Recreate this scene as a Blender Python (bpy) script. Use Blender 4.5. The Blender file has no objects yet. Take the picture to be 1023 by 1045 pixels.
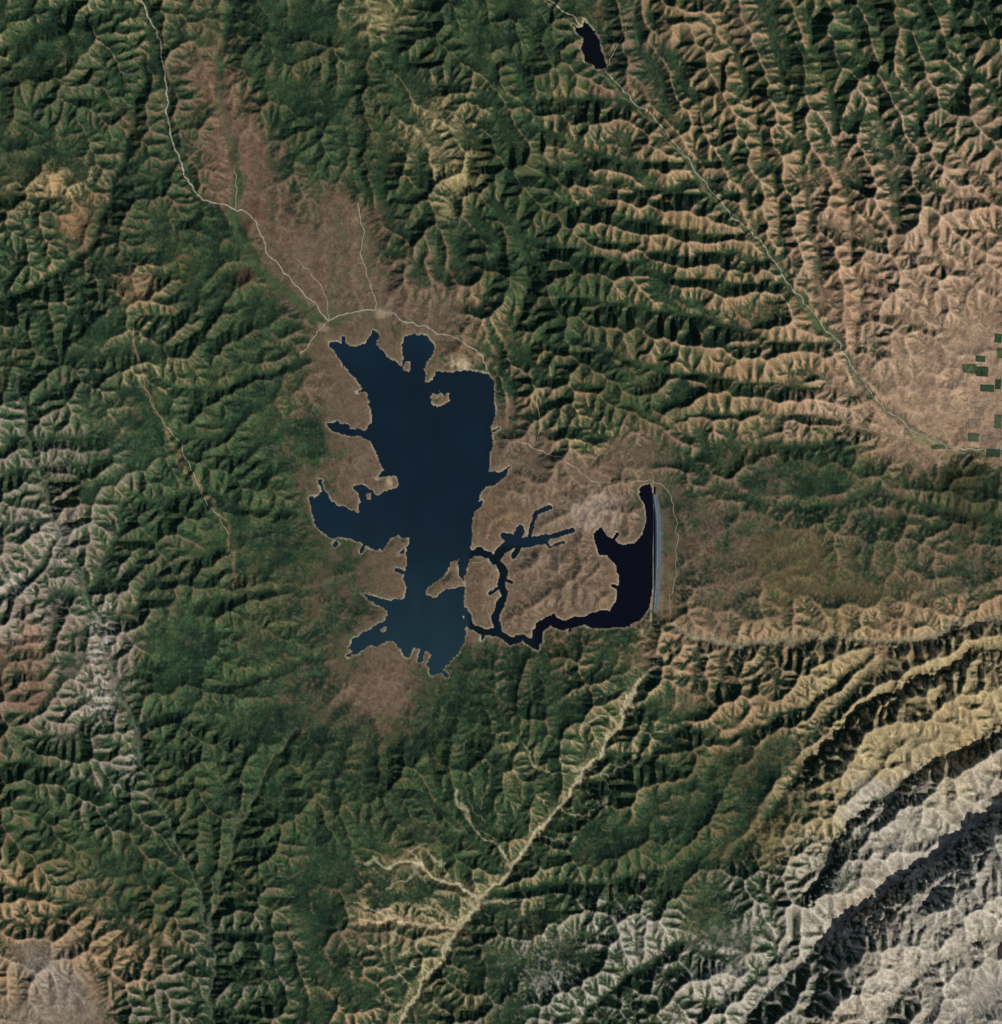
import bpy, math, time
import numpy as np
from mathutils import Vector
T0=time.time()
rng=np.random.default_rng(11)
f32=np.float32
S=0.1            # world units per map cell unit
W,H=1023.0,1045.0
MG=46.0
DX=1.15

# ------------------------------------------------------------------ helpers
def sm(a,b,x):
    t=np.clip((x-a)/(b-a),0,1); return t*t*(3-2*t)
def lin(c):
    c=np.asarray(c,dtype=np.float64)/255.0
    return np.where(c<=0.04045,c/12.92,((c+0.055)/1.055)**2.4)
def perlin(X,Y,scale,seed):
    r=np.random.default_rng(seed)
    n=256
    ang=r.uniform(0,2*np.pi,(n,n)).astype(f32)
    GX,GY=np.cos(ang),np.sin(ang)
    x=(X/scale).astype(f32)+100.3; y=(Y/scale).astype(f32)+100.7
    xi=np.floor(x).astype(np.int32); yi=np.floor(y).astype(np.int32)
    xf=x-xi; yf=y-yi
    u=xf*xf*xf*(xf*(xf*6-15)+10); v=yf*yf*yf*(yf*(yf*6-15)+10)
    x0=xi%n; x1=(xi+1)%n; y0=yi%n; y1=(yi+1)%n
    a=GX[y0,x0]*xf+GY[y0,x0]*yf
    b=GX[y0,x1]*(xf-1)+GY[y0,x1]*yf
    c=GX[y1,x0]*xf+GY[y1,x0]*(yf-1)
    d=GX[y1,x1]*(xf-1)+GY[y1,x1]*(yf-1)
    return ((a+(b-a)*u)+((c+(d-c)*u)-(a+(b-a)*u))*v)*1.5
def fbm(X,Y,scale,octs,seed,gain=0.55):
    o=0; a=1; t=0
    for k in range(octs):
        o=o+a*perlin(X,Y,scale/2**k,seed+k*17); t+=a; a*=gain
    return o/t*1.4
def segdist(X,Y,pts,closed=False,vals=None,signed=False):
    best=np.full(X.shape,1e9,f32); bv=np.zeros(X.shape,f32)
    n=len(pts); m=n if closed else n-1
    for i in range(m):
        ax,ay=pts[i][:2]; bx,by=pts[(i+1)%n][:2]
        dx,dy=bx-ax,by-ay; L=dx*dx+dy*dy+1e-9
        t=np.clip(((X-ax)*dx+(Y-ay)*dy)/L,0,1)
        d=np.hypot(X-ax-t*dx,Y-ay-t*dy)
        k=d<best; best=np.where(k,d,best)
        if vals is not None: bv=np.where(k,vals[i]+(vals[(i+1)%n]-vals[i])*t,bv)
        if signed: bv=np.where(k,np.sign(dx*(Y-ay)-dy*(X-ax)),bv)
    return (best,bv) if (vals is not None or signed) else best
def inside(X,Y,pts):
    r=np.zeros(X.shape,bool); n=len(pts)
    for i in range(n):
        x1,y1=pts[i]; x2,y2=pts[(i+1)%n]
        if y1==y2: continue
        c=((y1>Y)!=(y2>Y))&(X<(x2-x1)*(Y-y1)/(y2-y1)+x1)
        r^=c
    return r
def blur(z,n):
    for _ in range(n):
        p=np.pad(z,1,mode='edge'); z=(p[:-2,1:-1]+2*p[1:-1,1:-1]+p[2:,1:-1])*0.25
        p=np.pad(z,1,mode='edge'); z=(p[1:-1,:-2]+2*p[1:-1,1:-1]+p[1:-1,2:])*0.25
    return z
def sample(A,X,Y,x0,y0,dx):
    fx=np.clip((X-x0)/dx,0,A.shape[1]-1.001); fy=np.clip((Y-y0)/dx,0,A.shape[0]-1.001)
    i=fx.astype(np.int32); j=fy.astype(np.int32); u=(fx-i).astype(f32); v=(fy-j).astype(f32)
    if A.ndim==3: u=u[...,None]; v=v[...,None]
    return (A[j,i]*(1-u)+A[j,i+1]*u)*(1-v)+(A[j+1,i]*(1-u)+A[j+1,i+1]*u)*v

# ------------------------------------------------------------------ map data
LAKE=[(336,351),(345,349),(358,354),(372,352),(378,345),(381,337),(387,341),(385,351),(392,361),(401,368),(410,374),(413,366),
(410,352),(413,344),(424,341),(436,343),(444,352),(441,362),(436,370),(432,378),(437,383),(447,379),(460,380),(475,378),(490,380),(499,382),
(505,390),(504,405),(506,420),(502,435),(503,450),(500,465),(499,481),(510,482),(521,476),(515,487),(505,495),(496,497),(490,505),
(485,520),(482,535),(481,548),(481,562),(477,577),(473,590),(475,605),(474,625),(475,640),(474,655),(468,664),(462,672),(455,681),(447,688),
(439,690),(436,678),(440,668),(434,664),(431,674),(427,676),(428,663),(423,660),(417,672),(410,666),(402,654),(395,654),(385,658),(375,660),(364,668),(357,661),(361,651),
(373,644),(384,637),(394,632),(398,625),(390,619),(378,613),(370,606),(385,609),(400,613),(412,611),(415,600),(412,590),(416,575),(415,560),(418,549),
(406,546),(398,550),(390,560),(382,562),(372,555),(360,551),(348,548),(340,550),(330,545),(322,535),(318,520),(317,508),(326,507),(330,496),(335,508),
(345,515),(356,520),(366,523),(368,512),(361,497),(370,495),(380,500),(386,507),(391,503),(400,500),(408,494),(405,485),(395,486),(385,488),(391,479),(387,470),(384,460),(378,450),(368,446),(350,443),
(338,439),(334,432),(345,434),(354,438),(365,438),(373,440),(379,430),(378,415),(375,402),(365,390),(355,378),(345,365)]
EAST=[(655,496),(664,494),(666,505),(667,520),(667,540),(666,560),(666,580),(666,600),(663,620),(655,632),(648,636),(638,641),(630,640),(618,642),(600,640),(612,630),(622,624),(629,612),
(632,592),(629,577),(620,567),(612,566),(608,557),(606,545),(614,538),(619,547),(628,551),(636,557),(647,555),(655,546),(660,530),(658,515),(652,505)]
ISL=[[(439,405),(443,401),(446,405),(449,399),(453,404),(457,401),(458,408),(452,415),(446,416),(441,412)],
     [(461,572),(469,570),(468,580),(470,590),(476,597),(462,601),(452,604),(442,611),(433,607),(438,598),(448,592),(457,583)],
     [(434,373),(444,371),(446,378),(442,388),(434,390)],[(413,368),(418,370),(417,378),(412,377)],
     [(392,492),(397,489),(400,494),(395,497)],[(388,641),(394,640),(393,646),(388,646)],[(374,505),(378,504),(379,510),(375,510)]]
CH=[([(478,566),(490,563),(500,567),(508,574),(515,584),(512,596),(515,608),(509,620),(505,632),(509,643)],3.6),
    ([(474,624),(480,639),(494,645),(509,646),(522,655),(534,651),(543,657),(550,655)],3.6),
    ([(546,657),(551,640),(562,634),(575,639),(590,634),(605,632)],5.0),
    ([(600,633),(618,628)],6.4),([(543,654),(548,661)],3.2),
    ([(504,572),(513,561),(524,553),(540,553),(556,550)],4.8),([(526,553),(531,541)],4.4),([(524,550),(514,547)],3.4),
    ([(540,552),(543,536),(547,524),(561,518)],2.0),([(552,551),(568,546),(584,541)],2.4),([(556,550),(561,558),(575,553)],1.6),([(534,552),(528,562),(524,568)],2.4),
    ([(354,436),(339,434)],3),([(655,500),(663,499)],2.5),([(509,600),(500,606)],1.7),([(513,590),(522,594)],1.7),([(428,352),(420,385)],8),
    ([(484,520),(492,512)],1.6),([(399,625),(404,640)],3),
    ([(414,585),(406,582)],1.5),([(412,562),(406,566)],1.5),([(345,548),(342,555)],1.6),([(372,556),(369,563)],1.5),([(330,500),(327,492)],1.8),([(362,665),(356,669)],2),([(452,684),(456,690)],1.6),([(371,398),(365,401)],1.5),([(350,352),(350,345)],1.6),([(503,440),(509,437)],1.5),([(625,552),(630,545)],1.8),([(632,600),(626,598)],1.6),([(583,638),(581,645)],1.6),([(568,636),(565,628)],1.4),([(494,646),(492,653)],1.5)]
TOPL=[(596,20),(600,26),(605,30),(610,38),(612,50),(617,60),(619,70),(610,71),(603,66),(597,62),(594,50),(596,40),(589,33),(585,26),(592,29),(595,26)]
# valleys : (points, z-start, z-end)
V=[([(615,75),(640,100),(672,130),(705,170),(740,215),(775,245),(800,280),(825,320),(850,345),(875,385),(905,420),(945,450),(980,462),(1023,460),(1100,462)],9,-9),
   ([(700,1110),(760,1040),(830,970),(870,935),(905,905),(950,885),(985,850),(1023,822),(1100,780)],-2,-16),
   ([(655,690),(630,740),(600,785),(570,825),(548,855),(522,885),(490,918),(468,950),(440,992),(415,1030),(400,1110)],0.5,-10),
   ([(400,884),(430,886),(460,900),(490,918)],3,-5),([(365,942),(400,938),(440,945),(465,952)],3,-6.5),
   ([(690,640),(720,655),(780,655),(850,652),(930,655),(970,640),(1023,630),(1100,620)],-2,-11),
   ([(682,560),(686,600),(690,640)],-1,-2),
   ([(680,750),(700,742),(740,755),(790,735),(850,700),(890,665)],5,-6),
   ([(745,880),(785,830),(805,800),(850,755),(880,720),(940,690),(1000,665),(1100,640)],5,-10),
   ([(840,890),(850,860),(880,830),(920,800),(960,770),(1023,750),(1100,730)],4,-12),
   ([(135,-60),(150,10),(166,80),(172,130),(190,180),(215,205),(240,240),(270,280),(310,315),(345,350)],14,0),
   ([(250,-60),(228,40),(222,90),(238,150),(242,200),(250,240)],10,2),
   ([(365,130),(370,200),(372,260),(382,300),(383,340)],9,0),
   ([(20,380),(30,450),(60,540),(90,610),(120,700),(150,790),(190,880),(215,950),(215,1110)],12,-8),
   ([(-60,640),(20,600),(60,545)],14,9),
   ([(300,745),(278,780),(262,810),(240,850),(225,900),(215,950)],6,-3),
   ([(-60,330),(20,300),(90,260),(130,150),(150,60)],3,12),
   ([(-60,790),(30,770),(90,800),(150,850),(200,900)],16,0),
   ([(-60,900),(30,905),(100,930),(160,960),(214,990)],10,-4),
   ([(530,120),(590,150),(640,165),(695,165)],12,6),([(560,200),(620,215),(690,235),(755,240)],13,4),([(520,235),(600,262),(700,285),(802,290)],14,2),
   ([(560,165),(620,185),(680,195),(725,200)],13,5),([(600,240),(680,258),(780,262)],11,3),
   ([(570,300),(640,310),(720,325),(790,345),(850,352)],13,-1),([(590,345),(680,380),(780,390),(880,400)],12,-4),([(590,390),(680,430),(760,420),(840,425),(930,450)],10,-6),
   ([(600,440),(680,470),(740,455),(850,452)],7,-5),([(680,510),(740,500),(820,520),(900,500),(960,520),(1100,540)],4,-8),
   ([(520,350),(540,290),(528,230),(500,200)],5,12),([(500,340),(525,400),(520,440)],6,2),
   ([(700,-60),(740,20),(770,110),(790,200),(800,270)],16,3),([(800,-60),(830,40),(850,120),(860,200),(880,300),(870,370)],16,-3),
   ([(750,-60),(790,40),(812,130),(830,220),(840,320)],16,1),([(840,-60),(880,60),(905,150),(915,230)],16,5),
   ([(660,10),(690,70),(730,130),(765,200),(775,240)],14,5),([(920,-60),(950,40),(1000,90),(1100,170)],15,0),
   ([(880,-60),(905,70),(960,140),(1010,190),(1100,260)],16,-4),([(960,-60),(985,60),(1040,120),(1100,150)],14,1),
   ([(850,190),(920,250),(990,280),(1100,320)],8,-6),([(870,310),(930,330),(1000,350),(1100,370)],4,-8),
   ([(520,60),(540,100),(600,100),(640,102)],12,8.5),([(640,-60),(600,0),(603,40)],14,9.5),
   ([(480,700),(520,740),(560,800),(566,826)],5,-2),([(700,790),(650,770),(612,770)],5,-1),([(700,880),(620,900),(560,900),(500,915)],6,-4),
   ([(430,760),(450,820),(500,880),(515,890)],7,-4),([(330,800),(350,860),(400,884)],9,3),
   ([(200,400),(270,380),(330,360)],9,1),([(190,500),(260,520),(318,520)],10,0),([(200,620),(290,600),(360,600)],10,0),([(230,700),(300,680),(357,662)],8,0),
   ([(560,1110),(600,1030),(650,990),(700,960),(760,990)],-4,4),([(900,1110),(900,1040),(940,990),(1000,960),(1100,930)],0,-8),([(330,1110),(310,1040),(290,960)],-4,6)]
soil=dict(T=(138,114,87),P=(145,121,99),B=(104,87,71),W=(146,139,125),Y=(142,126,94),O=(90,80,56),G=(122,111,98),R=(106,85,69))
PT="""20 20 2 .92 Y;100 20 2 .88 Y;20 120 2 .86 R;60 185 1.4 .66 Y;110 110 2 .9 B;150 200 2 .85 R;20 280 2 .87 Y;85 235 1.6 .74 R;150 290 2 .76 T;60 350 2 .85 B;140 380 2 .84 Y;30 450 2 .72 G;90 470 2 .8 G
40 540 2 .57 G;100 600 2 .67 G;20 640 2 .46 G;100 680 2 .5 G;60 720 2 .57 G;20 690 2 .42 R;20 780 2.6 .8 B;110 800 2.6 .77 G;60 860 3 .82 O;20 930 2.0 .58 T;50 1000 1.0 .15 G;120 980 1.5 .46 T;160 900 2.2 .78 O;180 1020 2.5 .76 G;-40 1000 1 .2 T
200 120 1.5 .8 B;230 150 .4 .2 R;235 90 .5 .25 R;262 200 .25 .3 R;300 260 .2 .25 B;350 230 .3 .2 B;330 300 .15 .3 B;400 290 .3 .25 B;460 320 .4 .3 B;270 60 1.3 .82 O;300 110 1.5 .87 O;300 30 1.5 .84 O;390 20 1.3 .7 Y;400 90 1.8 .9 O;340 150 1.5 .87 O;310 190 .8 .57 B;450 30 1.8 .9 O
440 125 1.3 .57 Y;460 180 1.3 .52 Y;480 230 1.6 .77 O;400 200 1.4 .85 O;430 250 1.2 .77 B;530 60 1.8 .84 O;560 130 2.6 .8 T;520 180 2.5 .9 O;520 260 2.6 .9 O;500 330 1.5 .7 T;570 320 2.8 .9 O;540 390 1.8 .74 T;600 430 1.8 .8 T;640 200 2.8 .71 T;700 240 2.8 .67 T;650 300 2.8 .81 T;740 300 2.5 .66 T
700 360 2.6 .71 T;800 370 1.9 .57 T;640 400 2.2 .83 O;750 430 2.2 .7 T;850 420 .9 .35 P;690 140 2.2 .6 T;650 60 1.2 .6 B;720 30 1.7 .61 T;720 110 2 .61 T;790 60 2.4 .74 T;780 150 2.4 .63 T;850 60 2.5 .87 T;880 130 2.5 .7 P;950 30 2.5 .85 T;990 100 2.5 .68 P;930 190 2.3 .57 P;850 230 2.1 .46 P;990 220 1.7 .36 P
930 290 1.5 .3 P;1010 310 .9 .2 P;880 340 1.2 .32 P;960 380 .6 .12 P;1010 420 .25 .25 P;940 440 .4 .18 P;720 480 1 .64 B;780 500 .8 .6 B;850 480 1.2 .73 O;900 530 .9 .6 B;990 500 1.5 .8 O;980 580 1.0 .57 B;800 570 .5 .38 O;730 560 .5 .44 B;740 620 .8 .43 B;870 600 .7 .46 O;900 640 1.4 .36 T;1000 620 1.8 .45 T;780 650 1.8 .45 T;700 655 1.5 .38 T
700 730 2 .65 T;760 720 2 .62 T;850 700 2.4 .48 Y;930 680 2.8 .33 Y;1000 680 2.8 .33 Y;900 750 2.8 .33 Y;980 760 2.8 .27 Y;1010 800 3.0 .27 W;780 780 .9 .61 O;720 800 1.0 .74 O;760 850 .8 .58 O;830 820 1.8 .48 Y;900 830 2.8 .3 W;960 860 3.6 .18 W;900 900 3.2 .24 W;1000 900 3.8 .26 W;940 960 3.4 .26 W;1010 1010 2.2 .08 W;900 1020 2.6 .32 W;820 960 2.8 .48 W
850 890 2.4 .5 W;760 920 2 .66 W;700 880 1.4 .8 O;640 950 2 .67 W;560 970 2 .7 W;720 1000 2.4 .58 W;600 1030 2 .7 W;780 1030 2.8 .5 W;500 1020 2 .8 G;550 700 1.8 .82 B;620 690 1.8 .75 T;660 740 2 .74 Y;480 700 .9 .76 B;450 760 1.2 .9 O;520 790 1.8 .9 Y;600 800 2 .83 Y;400 800 1.5 .9 O;350 840 1.8 .9 O;460 850 1.5 .87 O;540 900 2 .83 Y;620 870 1.5 .85 O
400 910 1.1 .66 Y;440 930 1.1 .64 Y;370 950 1.1 .62 B;440 1000 1.3 .7 Y;350 1010 2 .75 T;330 920 1.4 .78 B;250 850 2.2 .88 O;260 980 2.2 .85 G;200 780 2.2 .92 O;300 770 1.5 .85 O;200 450 2 .9 O;170 560 2 .86 B;250 400 1.8 .88 O;260 500 1.8 .9 O;240 600 2 .93 O;190 680 2 .91 O;280 680 1.2 .87 O;300 560 .7 .83 B;297 450 .6 .76 B
340 400 .25 .28 B;340 470 .35 .42 B;360 470 .35 .3 B;335 580 .4 .58 B;385 585 .4 .38 B;335 630 .4 .56 B;315 700 .4 .56 B;390 700 .35 .26 B;350 740 .5 .66 B;420 740 .4 .58 B;230 300 1.2 .82 O;280 350 .7 .76 B;215 250 1 .8 O;520 440 .6 .42 B;540 490 .8 .26 B;600 510 .7 .14 B;560 590 .8 .2 B;600 580 .8 .2 B;500 600 .5 .26 B;640 470 .6 .38 B;690 520 .5 .56 B;500 530 .6 .3 B"""
P=[]
for t in PT.replace('\n',';').split(';'):
    a=t.split(); P.append((float(a[0]),float(a[1]),float(a[2]),float(a[3]))+tuple(soil[a[4]]))
P=np.array(P)

def grid(dx):
    xs=np.arange(-MG,W+MG+dx*0.5,dx).astype(f32); ys=np.arange(-MG,H+MG+dx*0.5,dx).astype(f32)
    return np.meshgrid(xs,ys)
X8,Y8=grid(6.0)
num=np.zeros(X8.shape+(5,)); den=np.zeros(X8.shape)
for p in P:
    w=1.0/((X8-p[0])**2+(Y8-p[1])**2+18.0**2)**2.0*1e6
    den+=w
    for k,v in enumerate(p[2:]): num[...,k]+=w*v
REG=(num/den[...,None]).astype(f32)
def region(X,Y,amp=15):
    wx=fbm(X,Y,60,5,900)*amp*1.8; wy=fbm(X,Y,60,5,950)*amp*1.8
    return sample(REG,X+wx,Y+wy,-MG,-MG,6.0)
# trend of the ranges: elongated spurs following the structural grain of each district
TR=[(880,90,58,34,1.1),(760,60,55,34,1.1),(680,230,14,38,1.1),(680,370,10,34,1),(950,260,38,30,.9),(900,760,-38,40,.8),(930,950,-38,52,.6),(120,420,-22,38,.4),(90,90,-48,42,.45),(110,870,12,44,.5),(270,900,78,34,.45),
    (620,950,-30,40,.45),(490,230,72,28,.8),(380,60,66,34,.6),(450,800,58,34,.4),(640,730,-52,30,.65),(850,600,-8,36,.3),(230,600,8,40,.4),(50,640,-55,34,.5),(240,330,-60,30,.45)]
X5,Y5=grid(4.6)
GN=np.zeros(X5.shape); GW=np.zeros(X5.shape); GA=np.zeros(X5.shape)
qx=X5+fbm(X5,Y5,90,4,810)*40; qy=Y5+fbm(X5,Y5,90,4,830)*40
for i,(cx,cy,an,spc,am) in enumerate(TR):
    w=1/((qx-cx)**2+(qy-cy)**2+900.)**3*1e12
    t=math.radians(an); u=(-math.sin(t)*qx+math.cos(t)*qy); vv=(math.cos(t)*qx+math.sin(t)*qy)
    r=1-2.2*np.abs(perlin(u,vv/3.6,spc,830+i))-0.4*np.abs(perlin(u,vv/2.4,spc*.45,930+i))
    GN+=w*r*am; GW+=w; GA+=w*am
GRAIN=((GN-0.35*GA)/GW*1.6).astype(f32); GAM=(GA/GW).astype(f32)

# ------------------------------------------------------------------ lake distance
def lake_sd(X,Y):
    sd=np.full(X.shape,400.0,f32)
    def box(pts,pad=45):
        a=np.array([q[:2] for q in pts]); 
        x0,y0=a.min(0)-pad; x1,y1=a.max(0)+pad
        c=np.where((X[0]>=x0)&(X[0]<=x1))[0]; r=np.where((Y[:,0]>=y0)&(Y[:,0]<=y1))[0]
        if len(c)==0 or len(r)==0: return None
        return (slice(r[0],r[-1]+1),slice(c[0],c[-1]+1))
    for poly in (LAKE,EAST):
        b=box(poly); d=segdist(X[b],Y[b],poly,True); d=np.where(inside(X[b],Y[b],poly),-d,d)
        sd[b]=np.minimum(sd[b],d)
    for pts,w in CH:
        b=box(pts); wn=w*(1+0.25*perlin(X[b],Y[b],9,333))
        sd[b]=np.minimum(sd[b],segdist(X[b],Y[b],pts)-wn)
    for poly in ISL:
        b=box(poly,20); d=segdist(X[b],Y[b],poly,True); d=np.where(inside(X[b],Y[b],poly),-d,d)
        sd[b]=np.maximum(sd[b],-d)
    k=sm(664,655,X)
    nz=fbm(X,Y,13,4,71,.8)
    am=3.2-1.5*sm(478,486,X)
    return sd+(nz*am+0.9*np.abs(perlin(X,Y,7,75))-.2)*k*(np.abs(sd)<40)
def top_sd(X,Y):
    sd=np.full(X.shape,400.0,f32)
    c=np.where((X[0]>=540)&(X[0]<=670))[0]; r=np.where((Y[:,0]>=-30)&(Y[:,0]<=120))[0]
    b=(slice(r[0],r[-1]+1),slice(c[0],c[-1]+1))
    d=segdist(X[b],Y[b],TOPL,True); sd[b]=np.where(inside(X[b],Y[b],TOPL),-d,d)
    return sd+fbm(X,Y,9,3,72,.7)*1.8*(np.abs(sd)<40)-.5

# ------------------------------------------------------------------ drainage-driven erosion
def erode(z,fixed,U,dx,dt,iters,D,smax,K,last=False):
    ny,nx=z.shape; N=ny*nx
    idx=np.arange(N,dtype=np.int64).reshape(ny,nx)
    offs=[(-1,-1),(-1,0),(-1,1),(0,-1),(0,1),(1,-1),(1,0),(1,1)]
    rnd=[rng.uniform(.7,1.3,(ny,nx)).astype(f32) for _ in offs]
    free=(~fixed).astype(f32); Kf=K.ravel().astype(np.float64); Dm=float(D.max())
    for it in range(iters):
        z=z+U*dt*free
        best=np.zeros((ny,nx),f32); rec=idx.copy(); dist=np.full((ny,nx),dx,f32)
        zp=np.pad(z,1,constant_values=1e9)
        for k,(a,b) in enumerate(offs):
            d=dx*math.hypot(a,b)
            s=(z-zp[1+a:1+a+ny,1+b:1+b+nx])/d*rnd[k]
            m=s>best
            best=np.where(m,s,best); rec=np.where(m,idx+a*nx+b,rec); dist=np.where(m,f32(d),dist)
        rec=np.where(fixed,idx,rec)
        r=rec.ravel(); dr=dist.ravel()
        depth=(r!=idx.ravel()).astype(np.int32); p=r.copy()
        while True:
            dd=depth[p]
            if not dd.any(): break
            depth=depth+dd; p=p[p]
        order=np.argsort(depth.astype(np.int16),kind='stable')
        cnt=np.bincount(depth); bnd=np.concatenate([[0],np.cumsum(cnt)])
        A=np.full(N,dx*dx,np.float64)
        md=len(cnt)-1
        for d in range(md,0,-1):
            n=order[bnd[d]:bnd[d+1]]; np.add.at(A,r[n],A[n])
        if last and it==iters-1: return z,A.reshape(ny,nx)
        zf=z.ravel().astype(np.float64)
        F=Kf*dt*np.sqrt(A)/dr
        sd_=smax.ravel()*dr
        for d in range(1,md+1):
            n=order[bnd[d]:bnd[d+1]]; zr=zf[r[n]]; f=F[n]
            zf[n]=np.minimum((zf[n]+f*zr)/(1+f),np.maximum(zr,-50)+sd_[n])
        z=zf.reshape(ny,nx).astype(f32)
        c=Dm*dt/dx/dx; ns=max(1,int(math.ceil(c/0.22))); c=D*(dt/dx/dx/ns)*free
        for _ in range(ns):
            q=np.pad(z,1,mode='edge')
            z=z+c*(q[:-2,1:-1]+q[2:,1:-1]+q[1:-1,:-2]+q[1:-1,2:]-4*z)
    return z,None

zc=None; px=None; tl=[]
for lvl,(dx,it,dt) in enumerate([(4.6,50,0.35),(2.3,24,0.2),(DX,13,0.13)]):
    X,Y=grid(dx)
    R=region(X,Y)
    sdl=lake_sd(X,Y); sdt=top_sd(X,Y)
    gn=sample(GRAIN,X,Y,-MG,-MG,4.6); ga=sample(GAM,X,Y,-MG,-MG,4.6)
    U=np.clip(R[...,0],0.1,5)
    pen=sm(480,500,X)*sm(665,650,X)*sm(430,450,Y)*sm(655,640,Y)
    U=U*(0.12+0.88*np.maximum(sm(0,45,np.minimum(sdl,60)+8),pen*sm(0,14,sdl)))*(0.72+0.40*ga)
    U=U*(1+0.55*fbm(X,Y,90,4,41))*np.clip(1+0.75*gn,.25,2.2)
    KN=np.exp(0.55*fbm(X,Y,60,5,210,.7)-0.28*gn).astype(f32)*0.85
    DN=np.exp(1.1*fbm(X,Y,90,3,260)).astype(f32)
    wx=fbm(X,Y,34,5,500,.65)*10; wy=fbm(X,Y,34,5,540,.65)*10
    mt_=sm(.3,1.5,R[...,0])
    if lvl==0:
        vd=np.full(X.shape,1e9,f32); vz=np.zeros(X.shape,f32)
        for pts,za,zb in V:
            L=np.concatenate([[0],np.cumsum([math.dist(pts[i],pts[i+1]) for i in range(len(pts)-1)])]); vals=za+(zb-za)*L/L[-1]
            d,v=segdist(X+wx,Y+wy,pts,False,vals)
            k=d<vd; vd=np.where(k,d,vd); vz=np.where(k,v,vz)
        k=(np.maximum(sdl,0)<vd); vd2=np.where(k,np.maximum(sdl,0),vd); vz2=np.where(k,0,vz)
        z=(vz2+(0.06+0.12*mt_)*vd2+(fbm(X,Y,70,6,77,.65)*(4+5*np.maximum(1-ga,0))+7.0*gn*mt_)*sm(0,30,vd2)+rng.normal(0,.4,X.shape)).astype(f32)
        z=np.maximum(z,vz2)
        VD,VZ=vd,vz
    else:
        z=sample(zc,X,Y,-MG,-MG,px)+rng.normal(0,.28,X.shape).astype(f32)
        vd=sample(VD,X,Y,-MG,-MG,4.6)
        U=U*sm(1.0,6,vd)
    U=U.astype(f32)
    fixed=np.zeros(X.shape,bool)
    if lvl==0:
        vm=vd<dx*0.6
        fixed|=vm; z=np.where(vm,vz,z)
    edge=np.zeros(X.shape,bool); edge[0]=edge[-1]=True; edge[:,0]=edge[:,-1]=True
    fixed|=edge
    lk=sdl<0; z=np.where(lk,0,z); fixed|=lk
    tk=sdt<0; z=np.where(tk,9.5,z); fixed|=tk
    smax=(0.72+0.06*np.clip(R[...,0],0,4.5)+0.22*fbm(X,Y,40,4,270)).astype(f32)
    z,A=erode(z.astype(f32),fixed,U,dx,dt,it,DN*[2.0,1.0,0.25][lvl],smax,KN,last=(lvl==2))
    zc=z; px=dx
    tl.append(round(time.time()-T0,1))

# structural fault-line scarps of the south-eastern ranges
def scarp(pts,amp,wd,back,fade):
    X2=X+fbm(X,Y,60,6,700,.7)*24; Y2=Y+fbm(X,Y,60,6,740,.7)*24
    d,s=segdist(X2,Y2,pts,signed=True)
    up=np.clip(d/wd,0,1); up=up*(1.6-0.6*up)/1.0; dn=1-sm(0,1,(d-wd)/back)
    return np.where(s>0,amp*np.minimum(up,1)*dn,0)*fade
fe=sm(770,860,X)
z=z+scarp(V[1][0],24,36,80,sm(810,900,X))
z=z+scarp(V[9][0],7,18,45,fe)+scarp(V[8][0],8,19,40,fe)+scarp(V[5][0],3,12,30,fe)
gy,gx=np.gradient(z,DX)
sp=np.percentile(np.hypot(gx,gy),[50,75,90,97])

# ------------------------------------------------------------------ shape shores
zs=z.copy()
lb=0.10*np.clip(sdl,0,6)+0.03
zs=np.where((sdl>=0)&(sdl<40)&(X<668),np.maximum(zs,lb),zs)
zs=np.where(sdl<0,np.maximum(sdl*0.35,-2.5),zs)
zs=np.where((sdt>=0)&(sdt<8)&(Y<73),np.maximum(zs,9.5+0.12*sdt+0.03),zs)
zs=np.where(sdt<0,9.5+np.maximum(sdt*0.35,-2.0),zs)
# valley floor at the downstream toe of the dam, graded gently into the hills
tw=sm(706,682,X)*sm(490,512,Y)*sm(645,622,Y)*(X>665)*(sdl>0)
toe=np.maximum(-1.6,-0.2-0.13*(X-668))
zs=zs+(np.minimum(zs,toe)-zs)*tw

# ------------------------------------------------------------------ ground cover
n1=fbm(X,Y,80,4,1); n2=fbm(X,Y,16,4,2,.7); n3=fbm(X,Y,4.2,2,3); n4=rng.normal(0,1,X.shape).astype(f32)
n5=fbm(X,Y,40,6,5,.7); n7=fbm(X,Y,120,6,9,.65)
n6=fbm(X,Y,2.6,1,8)
gyb,gxb=np.gradient(blur(zs,1),DX)
north=gyb/np.sqrt(1+gxb**2+gyb**2); west=gxb/np.sqrt(1+gxb**2+gyb**2)
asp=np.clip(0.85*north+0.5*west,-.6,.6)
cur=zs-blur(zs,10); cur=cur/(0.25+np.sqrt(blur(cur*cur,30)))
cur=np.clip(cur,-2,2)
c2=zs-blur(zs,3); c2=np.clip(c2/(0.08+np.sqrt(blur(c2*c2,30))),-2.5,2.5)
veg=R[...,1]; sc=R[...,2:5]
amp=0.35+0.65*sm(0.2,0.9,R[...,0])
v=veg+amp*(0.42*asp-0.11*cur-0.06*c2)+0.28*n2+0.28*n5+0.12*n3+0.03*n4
vm=sm(0.25,0.73,v)
def lc(c): return lin(c).astype(f32)
def mix(a,b,t): return a+(b-a)*np.asarray(t)[...,None]
soilc=lin(sc).astype(f32)
soilc=soilc*(1+0.34*n2+0.18*n3+0.04*n4+0.32*n5)[...,None]
soilc=mix(soilc,soilc*lc((255,234,214)),0.35*sm(0.0,0.6,n7))
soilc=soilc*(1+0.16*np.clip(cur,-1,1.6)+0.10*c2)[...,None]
soilc=soilc*(1+0.16*pen)[...,None]
g1=lc((45,64,42)); g2=lc((30,46,35)); g3=lc((62,80,51))
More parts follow.
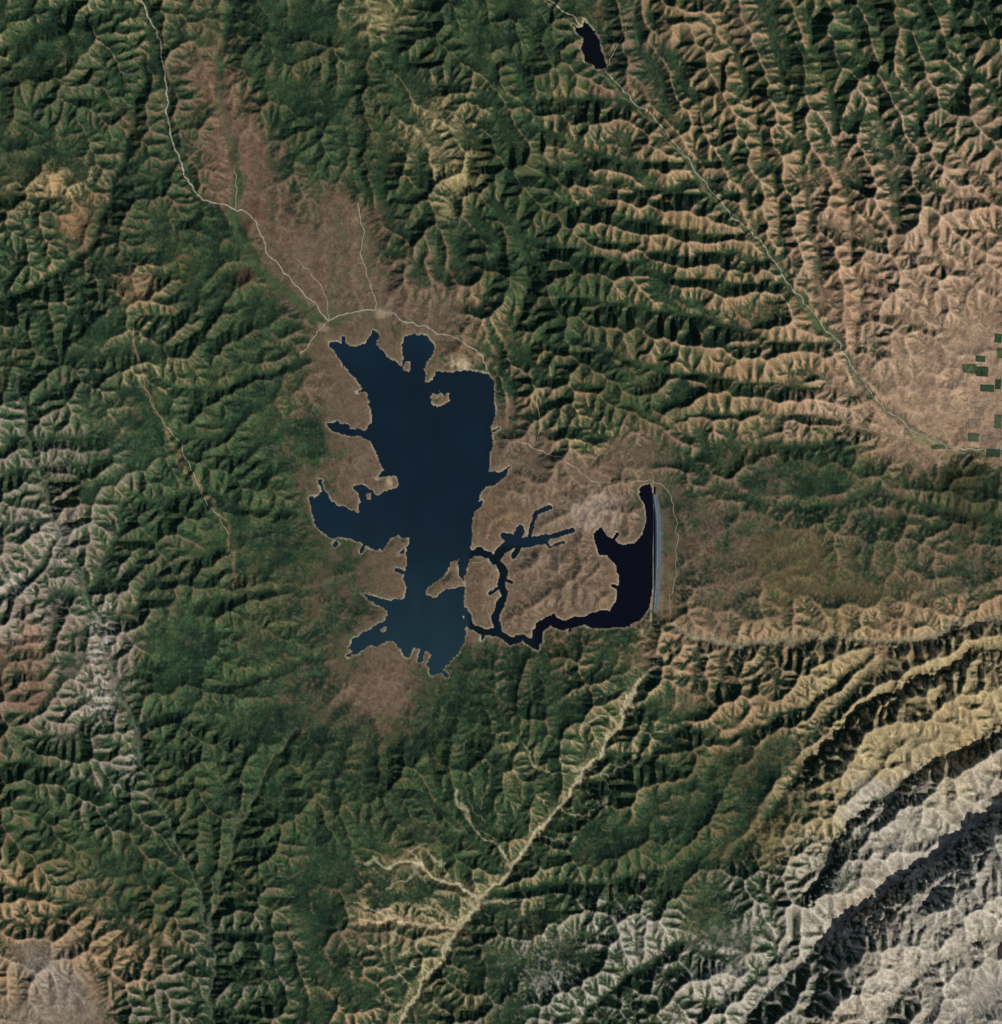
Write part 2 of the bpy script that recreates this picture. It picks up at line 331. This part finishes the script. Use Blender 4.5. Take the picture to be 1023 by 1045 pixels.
gr=mix(np.broadcast_to(g1,soilc.shape),g2,sm(-.4,.5,n5+0.5*asp))
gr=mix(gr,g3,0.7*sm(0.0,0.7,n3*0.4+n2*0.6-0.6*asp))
gr=mix(gr,lc((82,80,54)),0.55*sm(0.2,0.95,-0.8*n1+0.7*n2-0.3*n5))
gr=mix(gr,lc((78,66,50)),0.42*sm(0.15,0.85,0.9*n7+0.6*n2-0.4*asp))
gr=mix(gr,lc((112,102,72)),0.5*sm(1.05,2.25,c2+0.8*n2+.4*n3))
gr=gr*(1+0.26*n6+0.09*n4+.25*n2)[...,None]
gr=gr*(1+0.20*sm(350,150,X)*sm(250,450,Y)*sm(900,700,Y))[...,None]
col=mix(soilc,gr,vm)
lA=np.log(np.maximum(A,1))
st=sm(5.2,6.8,lA)
south=sm(640,760,Y+0.12*(X-500))*sm(150,320,X)
col=mix(col,lc((136,124,92))*(1+0.2*n3)[...,None],0.32*st*south+0.08*st)
tanr=sm(700,820,X)*sm(520,420,Y)
col=mix(col,lc((60,68,46)),0.6*sm(4.5,6.2,lA+n2)*tanr)
def line(pts,w,c,s,wob=4,sd=600,k0=.3):
    global col
    a=np.array(pts); q=(X>a[:,0].min()-40)&(X<a[:,0].max()+40)&(Y>a[:,1].min()-40)&(Y<a[:,1].max()+40)
    if wob=='v': ax_,ay_=X[q]+wx[q],Y[q]+wy[q]
    else:
        ax_=X[q]+fbm(X[q],Y[q],18,3,sd)*wob; ay_=Y[q]+fbm(X[q],Y[q],18,3,sd+40)*wob
    d=segdist(ax_,ay_,pts)
    t=sm(w,w*k0,d*(1+0.4*n3[q])+.8*n2[q])*s*np.clip(1+.7*n2[q],.4,1.2)
    col[q]=mix(col[q],lc(c)*(1+.15*n4[q]*.4+.25*n3[q])[...,None],np.clip(t,0,1))
PC=(178,166,131)
line(V[2][0],8,(120,110,80),.3,'v'); line(V[2][0],2.8,PC,.9,'v',600,.35); 
line(V[3][0],10,(126,110,82),.3,'v'); line(V[4][0],10,(126,104,80),.3,'v'); line(V[3][0],2.7,PC,.9,'v',600,.35); line(V[4][0],2.7,(176,154,120),.9,'v',600,.35)
for a_ in ([(400,884),(385,875),(372,880)],[(430,886),(422,868),(436,862)],[(460,900),(455,880),(440,872)],[(440,945),(425,965),(405,975)],[(465,952),(450,930),(430,925)],[(600,785),(575,792),(548,780),(535,762)],[(548,855),(575,858),(590,850)],[(522,885),(505,862),(480,840),(462,805)],[(630,740),(610,735),(590,742)],[(440,992),(420,985),(395,1000)],[(570,825),(600,830),(618,815)],[(490,918),(520,925),(540,915)],
  [(400,938),(385,925),(365,920)],[(415,938),(400,960),(375,965)],[(430,886),(410,900),(390,905)],[(655,690),(680,672),(700,655)],[(600,785),(625,790),(650,772)]):
    line(a_,2.0,PC,.5,'v',600,.3)
line(V[5][0],5.0,(150,138,112),.55,'v'); line(V[1][0],2.2,(160,155,142),.7,'v')
line(V[0][0],5.0,(60,76,50),.65,'v'); line(V[0][0],1.6,(140,125,100),.35,'v')
line([(222,60),(228,120),(240,160),(246,190),(236,220),(248,255),(275,285),(300,305),(330,328)],8,(62,78,52),.75,6)
line([(345,215),(352,260),(340,300),(334,322)],9,(76,84,58),.4,6)
line([(372,230),(378,290),(386,312)],4,(76,84,58),.4,6); line([(335,326),(380,318),(395,320)],7,(80,90,58),.5,3)
line(V[13][0],2.0,(150,142,130),.2,'v')
line(V[15][0],2.2,(130,118,92),.3,'v')
line([(135,340),(150,400),(185,470),(235,540),(238,600)],3.0,(136,112,84),.4,6)
line([(820,300),(828,325),(850,345)],7,(74,90,56),.7,5)
line([(935,445),(970,462)],7,(140,130,90),.5,5)
def patch(x,y,r,c,s,sd,stretch=1,hf=0.0):
    R_=r*stretch*2.4+8; q=(abs(X-x)<R_)&(abs(Y-y)<R_)
    d=np.hypot((X[q]-x)/stretch,Y[q]-y)/r
    t=sm(1.25,0.3,d+0.95*fbm(X[q],Y[q],16,6,sd,.75)+hf*(0.5-0.6*n3[q]-0.3*c2[q]))*s
    col[q]=mix(col[q],lc(c)*(1+.2*n3[q]+.15*n2[q])[...,None],t)
for i,(x,y,r,c,s,st_,hf) in enumerate([(58,186,18,(165,138,98),.7,1,.3),(75,228,20,(146,112,82),.55,1,.3),(140,292,20,(146,118,90),.5,1.2,.3),(445,120,24,(156,142,98),.7,.7,.5),(468,178,26,(154,140,96),.7,1,.5),(458,215,16,(146,134,96),.6,.7,.5),
    (390,14,24,(130,122,84),.5,1.3,.4),(605,522,24,(150,134,118),.65,1.7,.3),(470,372,8,(180,162,132),.8,1.5,0),(398,492,7,(180,164,128),.6,.7,0),(392,320,6,(160,144,118),.5,1.5,0),(330,335,6,(155,138,110),.5,1,0),
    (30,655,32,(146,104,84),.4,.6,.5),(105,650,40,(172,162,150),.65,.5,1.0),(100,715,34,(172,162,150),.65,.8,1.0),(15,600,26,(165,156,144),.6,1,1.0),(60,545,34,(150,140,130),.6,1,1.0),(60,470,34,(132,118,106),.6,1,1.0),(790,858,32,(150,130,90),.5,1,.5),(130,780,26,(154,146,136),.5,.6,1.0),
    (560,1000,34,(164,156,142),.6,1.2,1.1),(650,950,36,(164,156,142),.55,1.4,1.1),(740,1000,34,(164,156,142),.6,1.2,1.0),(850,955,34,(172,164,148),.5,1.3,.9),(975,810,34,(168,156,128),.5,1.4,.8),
    (980,492,26,(46,44,30),.6,1.5,.3),(990,530,24,(50,46,34),.6,1.5,.3),(1003,120,18,(150,122,98),.4,1,.3),(655,895,4,(180,170,146),.7,1,0),(760,30,26,(124,108,90),.4,1,.3),(260,215,18,(94,74,60),.5,1,.2),(232,120,30,(108,88,74),.5,.6,.2),(250,280,16,(94,70,56),.6,.8,.2),(680,600,10,(70,62,52),.4,1,.2),(1000,390,60,(152,128,106),.5,1,.2),
    (540,460,22,(84,72,60),.5,1.4,.5),(585,610,26,(92,80,68),.45,1.4,.5),(350,400,22,(92,78,66),.5,1,.2),(390,710,30,(112,92,78),.5,1.2,.3),(560,575,20,(136,118,102),.45,1,.5),(370,470,14,(112,98,84),.4,1,.3),
    (330,600,14,(52,62,42),.5,.8,.5),(350,560,12,(52,62,42),.5,1,.5),(260,650,26,(88,76,58),.25,1,.6),(130,130,26,(94,80,58),.3,1,.6),(500,470,12,(62,62,48),.5,1,.5),(560,470,14,(64,62,48),.45,1.4,.5),(325,730,14,(52,62,42),.5,1,.5),(430,715,12,(56,62,44),.5,1,.5)]):
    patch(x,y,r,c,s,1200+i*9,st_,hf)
sh=np.minimum(sdl,sdt)
rim=sm(2.6,0.3,sh)*(sh>0)*(0.35+0.65*sm(-.3,.5,n2))
col=mix(col,lc((170,154,128)),0.75*rim)
col=np.where((sdl<0)[...,None],lc((60,62,55)),col)
col=np.clip(col*1.0,0.005,0.6)

# canopy roughness
zs=zs+np.where(sdl>1,(vm*0.08*n4+0.26*n3*sm(.15,1.2,R[...,0])+0.16*vm*n6),0).astype(f32)
zs=np.where((sdl>0)&(sdl<6)&(X<668),np.maximum(zs,0.02+0.06*sdl),zs)

# ------------------------------------------------------------------ meshes
xs=X[0].astype(np.float64); ys=Y[:,0].astype(np.float64)
ext=np.array([15,50,150,450,1400,4000,12000,30000.])
xs2=np.concatenate([xs[0]-ext[::-1],xs,xs[-1]+ext]); ys2=np.concatenate([ys[0]-ext[::-1],ys,ys[-1]+ext])
e=len(ext)
Z2=np.pad(zs,e,mode='edge'); C2=np.pad(col,((e,e),(e,e),(0,0)),mode='edge')
XX,YY=np.meshgrid(xs2,ys2)
out=np.maximum(np.maximum(xs[0]-XX,XX-xs[-1]),np.maximum(ys[0]-YY,YY-ys[-1]))
t=sm(0,200,out); Z2=Z2*(1-t)+(-4)*t
C2=mix(C2,lc((88,84,60)),t)
def mesh_grid(name,XX,YY,ZZ,C,keep=None):
    ny,nx=XX.shape
    co=np.stack([(XX-W/2)*S,(H/2-YY)*S,ZZ*S],-1).reshape(-1,3).astype(f32)
    I=np.arange(ny*nx).reshape(ny,nx)
    q=np.stack([I[:-1,:-1],I[1:,:-1],I[1:,1:],I[:-1,1:]],-1)
    q=q[keep] if keep is not None else q.reshape(-1,4)
    if keep is not None:
        u,inv=np.unique(q.ravel(),return_inverse=True); co=co[u]; C=C.reshape(-1,3)[u]; q=inv.reshape(-1,4)
    else: C=C.reshape(-1,3)
    me=bpy.data.meshes.new(name)
    me.vertices.add(len(co)); me.vertices.foreach_set('co',co.ravel())
    me.loops.add(q.size); me.loops.foreach_set('vertex_index',q.ravel().astype(np.int32))
    me.polygons.add(len(q)); me.polygons.foreach_set('loop_start',(np.arange(len(q))*4).astype(np.int32))
    me.polygons.foreach_set('use_smooth',np.ones(len(q),bool))
    at=me.color_attributes.new('cover','FLOAT_COLOR','POINT')
    at.data.foreach_set('color',np.concatenate([C,np.ones((len(C),1))],1).astype(f32).ravel())
    me.update(calc_edges=True)
    ob=bpy.data.objects.new(name,me); bpy.context.scene.collection.objects.link(ob); return ob
def mat(name,rough=0.95,spec=0.1):
    m=bpy.data.materials.new(name); m.use_nodes=True; nt=m.node_tree; b=nt.nodes['Principled BSDF']
    b.inputs['Roughness'].default_value=rough; b.inputs['Specular IOR Level'].default_value=spec
    return m,nt,b
def noise_mult(nt,src,scale,lo,hi,detail=3):
    tc=nt.nodes.new('ShaderNodeTexCoord'); n=nt.nodes.new('ShaderNodeTexNoise'); n.inputs['Scale'].default_value=scale; n.inputs['Detail'].default_value=detail
    nt.links.new(tc.outputs['Object'],n.inputs['Vector'])
    mr=nt.nodes.new('ShaderNodeMapRange'); mr.inputs[1].default_value=.3; mr.inputs[2].default_value=.7; mr.inputs[3].default_value=lo; mr.inputs[4].default_value=hi
    nt.links.new(n.outputs['Fac'],mr.inputs[0])
    vm_=nt.nodes.new('ShaderNodeVectorMath'); vm_.operation='SCALE'
    nt.links.new(src,vm_.inputs[0]); nt.links.new(mr.outputs[0],vm_.inputs['Scale'])
    return vm_.outputs[0]
terr=mesh_grid('mountain_terrain',XX,YY,Z2,C2)
m,nt,b=mat('terrain_ground_cover',1.0,0.0)
a=nt.nodes.new('ShaderNodeAttribute'); a.attribute_name='cover'
o=noise_mult(nt,a.outputs['Color'],6.0,.75,1.25,4); o=noise_mult(nt,o,1.1,.85,1.15,4)
nt.links.new(o,b.inputs['Base Color']); terr.data.materials.append(m)

# water
Xw,Yw=grid(2.3)
def water(name,sd,z,colf,ext=5.0,xmax=1e9,ymax=1e9):
    k=(sd<ext)&(Xw<xmax)&(Yw<ymax); kc=k[:-1,:-1]&k[1:,:-1]&k[:-1,1:]&k[1:,1:]
    ob=mesh_grid(name,Xw,Yw,np.full(Xw.shape,z,f32),colf,kc)
    m,nt,b=mat(name+'_surface',0.25,0.3)
    a=nt.nodes.new('ShaderNodeAttribute'); a.attribute_name='cover'
    o=noise_mult(nt,a.outputs['Color'],.35,.94,1.06,5)
    nt.links.new(o,b.inputs['Base Color'])
    n=nt.nodes.new('ShaderNodeTexNoise'); n.inputs['Scale'].default_value=30; bp=nt.nodes.new('ShaderNodeBump'); bp.inputs['Strength'].default_value=.05; bp.inputs['Distance'].default_value=.01
    nt.links.new(n.outputs['Fac'],bp.inputs['Height']); nt.links.new(bp.outputs[0],b.inputs['Normal'])
    ob.data.materials.append(m); return ob
base=np.zeros(Xw.shape+(3,),f32)+lc((12,28,39))
base=mix(base,lc((25,46,54)),sm(500,680,Yw+0.15*(430-Xw)))
base=mix(base,lc((18,36,47)),0.6*sm(420,350,Xw)*sm(480,500,Yw))
base=mix(base,lc((16,34,46)),0.6*sm(380,350,Yw+.1*(Xw-430)))
base=mix(base,lc((5,18,25)),sm(476,482,Xw)*sm(555,560,Yw))
base=mix(base,lc((3,3,14)),sm(540,552,Xw)*sm(562,575,Yw+(Xw>600)*200))
base=base*(1+0.12*perlin(Xw,Yw*0.12,14,88)+.08*fbm(Xw,Yw,60,3,89))[...,None]
mx=lake_sd(Xw,Yw)
water('reservoir_water',mx,0.0,base,xmax=671)
b2=np.zeros(Xw.shape+(3,),f32)+lc((4,4,10))
water('pond_reservoir_water',top_sd(Xw,Yw),9.5,b2,4.0,ymax=73.5)

def strip(name,pts,offs,mt,lift=None,parent=None):
    p=np.array(pts,float); n=len(p); k=len(offs)
    d=np.empty_like(p); d[1:-1]=p[2:]-p[:-2]; d[0]=p[1]-p[0]; d[-1]=p[-1]-p[-2]
    d/=np.linalg.norm(d,axis=1)[:,None]+1e-9; nr=np.stack([-d[:,1],d[:,0]],1)
    q=p[:,None,:]+nr[:,None,:]*np.array([o_[0] for o_ in offs])[None,:,None]
    zz=sample(zs,q[...,0].astype(f32),q[...,1].astype(f32),-MG,-MG,DX)+(lift or 0)
    for j,o_ in enumerate(offs):
        if o_[1] is not None: zz[:,j]=o_[1]
    vs=np.stack([(q[...,0]-W/2)*S,(H/2-q[...,1])*S,zz*S],-1).reshape(-1,3).tolist(); fs=[]
    for i in range(n-1):
        for j in range(k-1): fs.append((i*k+j,i*k+j+1,(i+1)*k+j+1,(i+1)*k+j))
    me=bpy.data.meshes.new(name); me.from_pydata(vs,[],fs); me.update()
    if sum(f.normal.z for f in me.polygons)<0: me.flip_normals()
    ob=bpy.data.objects.new(name,me); bpy.context.scene.collection.objects.link(ob); me.materials.append(mt)
    if parent: ob.parent=parent
    return ob
def smat(name,c,lo=.8,hi=1.2,sc=4):
    m,nt,b=mat(name); rgb=nt.nodes.new('ShaderNodeRGB'); l=lin(c); rgb.outputs[0].default_value=(l[0],l[1],l[2],1)
    nt.links.new(noise_mult(nt,rgb.outputs[0],sc,lo,hi),b.inputs['Base Color']); return m
def dense(pts,step=1.5,wob=1.2,seed=5):
    p=np.array(pts,float); o=[]
    n=len(p)
    for i in range(n-1):
        p0=p[max(i-1,0)];p1=p[i];p2=p[i+1];p3=p[min(i+2,n-1)]
        k=max(2,int(np.linalg.norm(p2-p1)/step))
        for j in range(k):
            t=j/k; o.append(0.5*((2*p1)+(-p0+p2)*t+(2*p0-5*p1+4*p2-p3)*t*t+(-p0+3*p1-3*p2+p3)*t**3))
    o.append(p[-1]); o=np.array(o)
    ox=fbm(o[:,0:1].astype(f32),o[:,1:2].astype(f32),12,2,seed)*wob; oy=fbm(o[:,0:1].astype(f32),o[:,1:2].astype(f32),12,2,seed+50)*wob
    return o+np.concatenate([ox,oy],1)

# dams
def dam(name,line_,level,hw,drop,c):
    e_=bpy.data.objects.new(name,None); bpy.context.scene.collection.objects.link(e_)
    face=smat(name+'_rock_face',c,.75,1.2,5); crest=smat(name+'_crest_paving',(116,114,106))
    L=dense(line_,2,0)
    strip('embankment',L,[(hw*1.6,level-1.2),(hw*0.45,level+0.9),(-hw*0.45,level+0.9),(-hw*2.0,level-drop)],face,0,e_)
    strip('crest_road',L,[(hw*0.18,level+0.98),(-hw*0.18,level+0.98)],crest,0,e_)
    return e_
dam('earthfill_dam',[(668,504),(669,512),(671,530),(671,570),(670,600),(668,624)],0.0,2.5,2.2,(74,88,100))
dam('embankment_dam',[(600,68),(610,73),(620,73)],9.5,2.0,1.6,(100,92,82))

# roads
gravel=smat('gravel_road_surface',(142,127,105),.7,1.2,2); asph=smat('valley_road_surface',(144,137,118),.7,1.2,2)
RD=[([(136,-20),(148,10),(160,32),(166,60),(170,90),(173,130),(182,160),(195,190),(213,205),(238,212),(256,219)],.8,asph),
 ([(256,219),(265,236),(272,256),(290,278),(310,298),(324,314),(335,328)],.72,asph),
 ([(240,213),(242,190),(240,172)],.5,gravel),
 ([(335,328),(355,320),(378,316),(398,319),(415,328),(440,337),(470,348),(490,362),(499,378)],.72,asph),
 ([(335,328),(328,335),(318,350),(306,362)],.55,gravel),
 ([(365,208),(371,240),(369,262),(378,290),(386,316)],.55,gravel),([(335,328),(332,300),(318,280),(300,262)],.45,gravel),
 ([(500,455),(522,448),(548,459),(575,468),(605,490),(640,490),(664,490)],.55,gravel),
 ([(546,455),(552,430),(545,400)],.4,gravel),([(610,490),(612,510),(598,525)],.45,gravel),
 ([(540,-20),(570,8),(588,20),(612,64),(628,84),(648,104),(672,126),(705,166),(738,210),(772,243),(797,278),(818,305),(838,330),(856,352),(878,386),(905,418),(945,446),(985,458),(1040,458)],.62,asph),
 ([(620,70),(628,50),(640,30)],.4,gravel),([(1018,330),(1018,400),(1019,458)],.5,gravel),([(985,360),(987,410),(988,455)],.4,gravel),([(985,410),(1060,409)],.4,gravel),([(860,430),(905,445),(985,462)],.4,gravel),
 ([(135,335),(142,370),(160,420),(185,455),(205,500),(235,545)],.38,gravel),
 ([(664,490),(680,500),(690,530),(690,570),(684,625)],.4,gravel),([(480,575),(498,572),(505,590),(498,620),(505,640)],.35,gravel)]
for i,(pts,w,mt) in enumerate(RD):
    strip('mountain_road' if mt is asph else 'gravel_track',dense(pts,1.3,2.6,60+i),[(w,None),(0,None),(-w,None)],mt,0.28)
fg=[smat('crop_green_dark',(46,64,46),.6,1.3,3),smat('crop_green_light',(72,86,58),.6,1.3,3),smat('crop_fallow',(122,106,88),.7,1.2,3)]
for (x,y,w,h,k) in [(990,376,14,9,1),(1003,379,12,10,0),(1001,366,10,6,0),(1019,345,7,9,0),(1021,360,6,10,1),(1008,396,14,7,0),(995,432,12,9,2),(994,446,11,8,1),(1008,448,11,7,2),(1014,462,14,8,0),(1019,392,6,10,0),(1000,420,9,9,2),(1019,430,7,14,1),(958,456,14,4,1)]:
    strip('farm_field',[(x-w/2+w*i/8,y+.05*i) for i in range(9)],[(-h/2+h*j/6,None) for j in range(7)],fg[k],0.35)

# ------------------------------------------------------------------ light, camera
el,az=math.radians(38),math.radians(132)
d=Vector((math.sin(az)*math.cos(el),math.cos(az)*math.cos(el),math.sin(el)))
sl=bpy.data.lights.new('sun','SUN'); sl.energy=4.4; sl.angle=math.radians(.5); sl.color=(1,.97,.91)
so=bpy.data.objects.new('sun',sl); so.rotation_euler=d.to_track_quat('Z','Y').to_euler(); bpy.context.scene.collection.objects.link(so)
w=bpy.data.worlds.new('World'); bpy.context.scene.world=w; w.use_nodes=True
sk=w.node_tree.nodes.new('ShaderNodeTexSky'); sk.sky_type='NISHITA'; sk.sun_disc=False; sk.sun_elevation=el; sk.sun_rotation=az
bg=w.node_tree.nodes['Background']; w.node_tree.links.new(sk.outputs[0],bg.inputs[0]); bg.inputs[1].default_value=.08
sc_=bpy.context.scene
sc_.view_settings.view_transform='Standard'; sc_.view_settings.look='None'; sc_.view_settings.exposure=0
cd=bpy.data.cameras.new('camera'); cd.clip_start=10; cd.clip_end=8000; cd.sensor_width=36; cd.lens=36*1500/104.5
co=bpy.data.objects.new('camera',cd); co.location=(0,0,1500); sc_.collection.objects.link(co); sc_.camera=co
print('total',round(time.time()-T0,1),tl,sp)
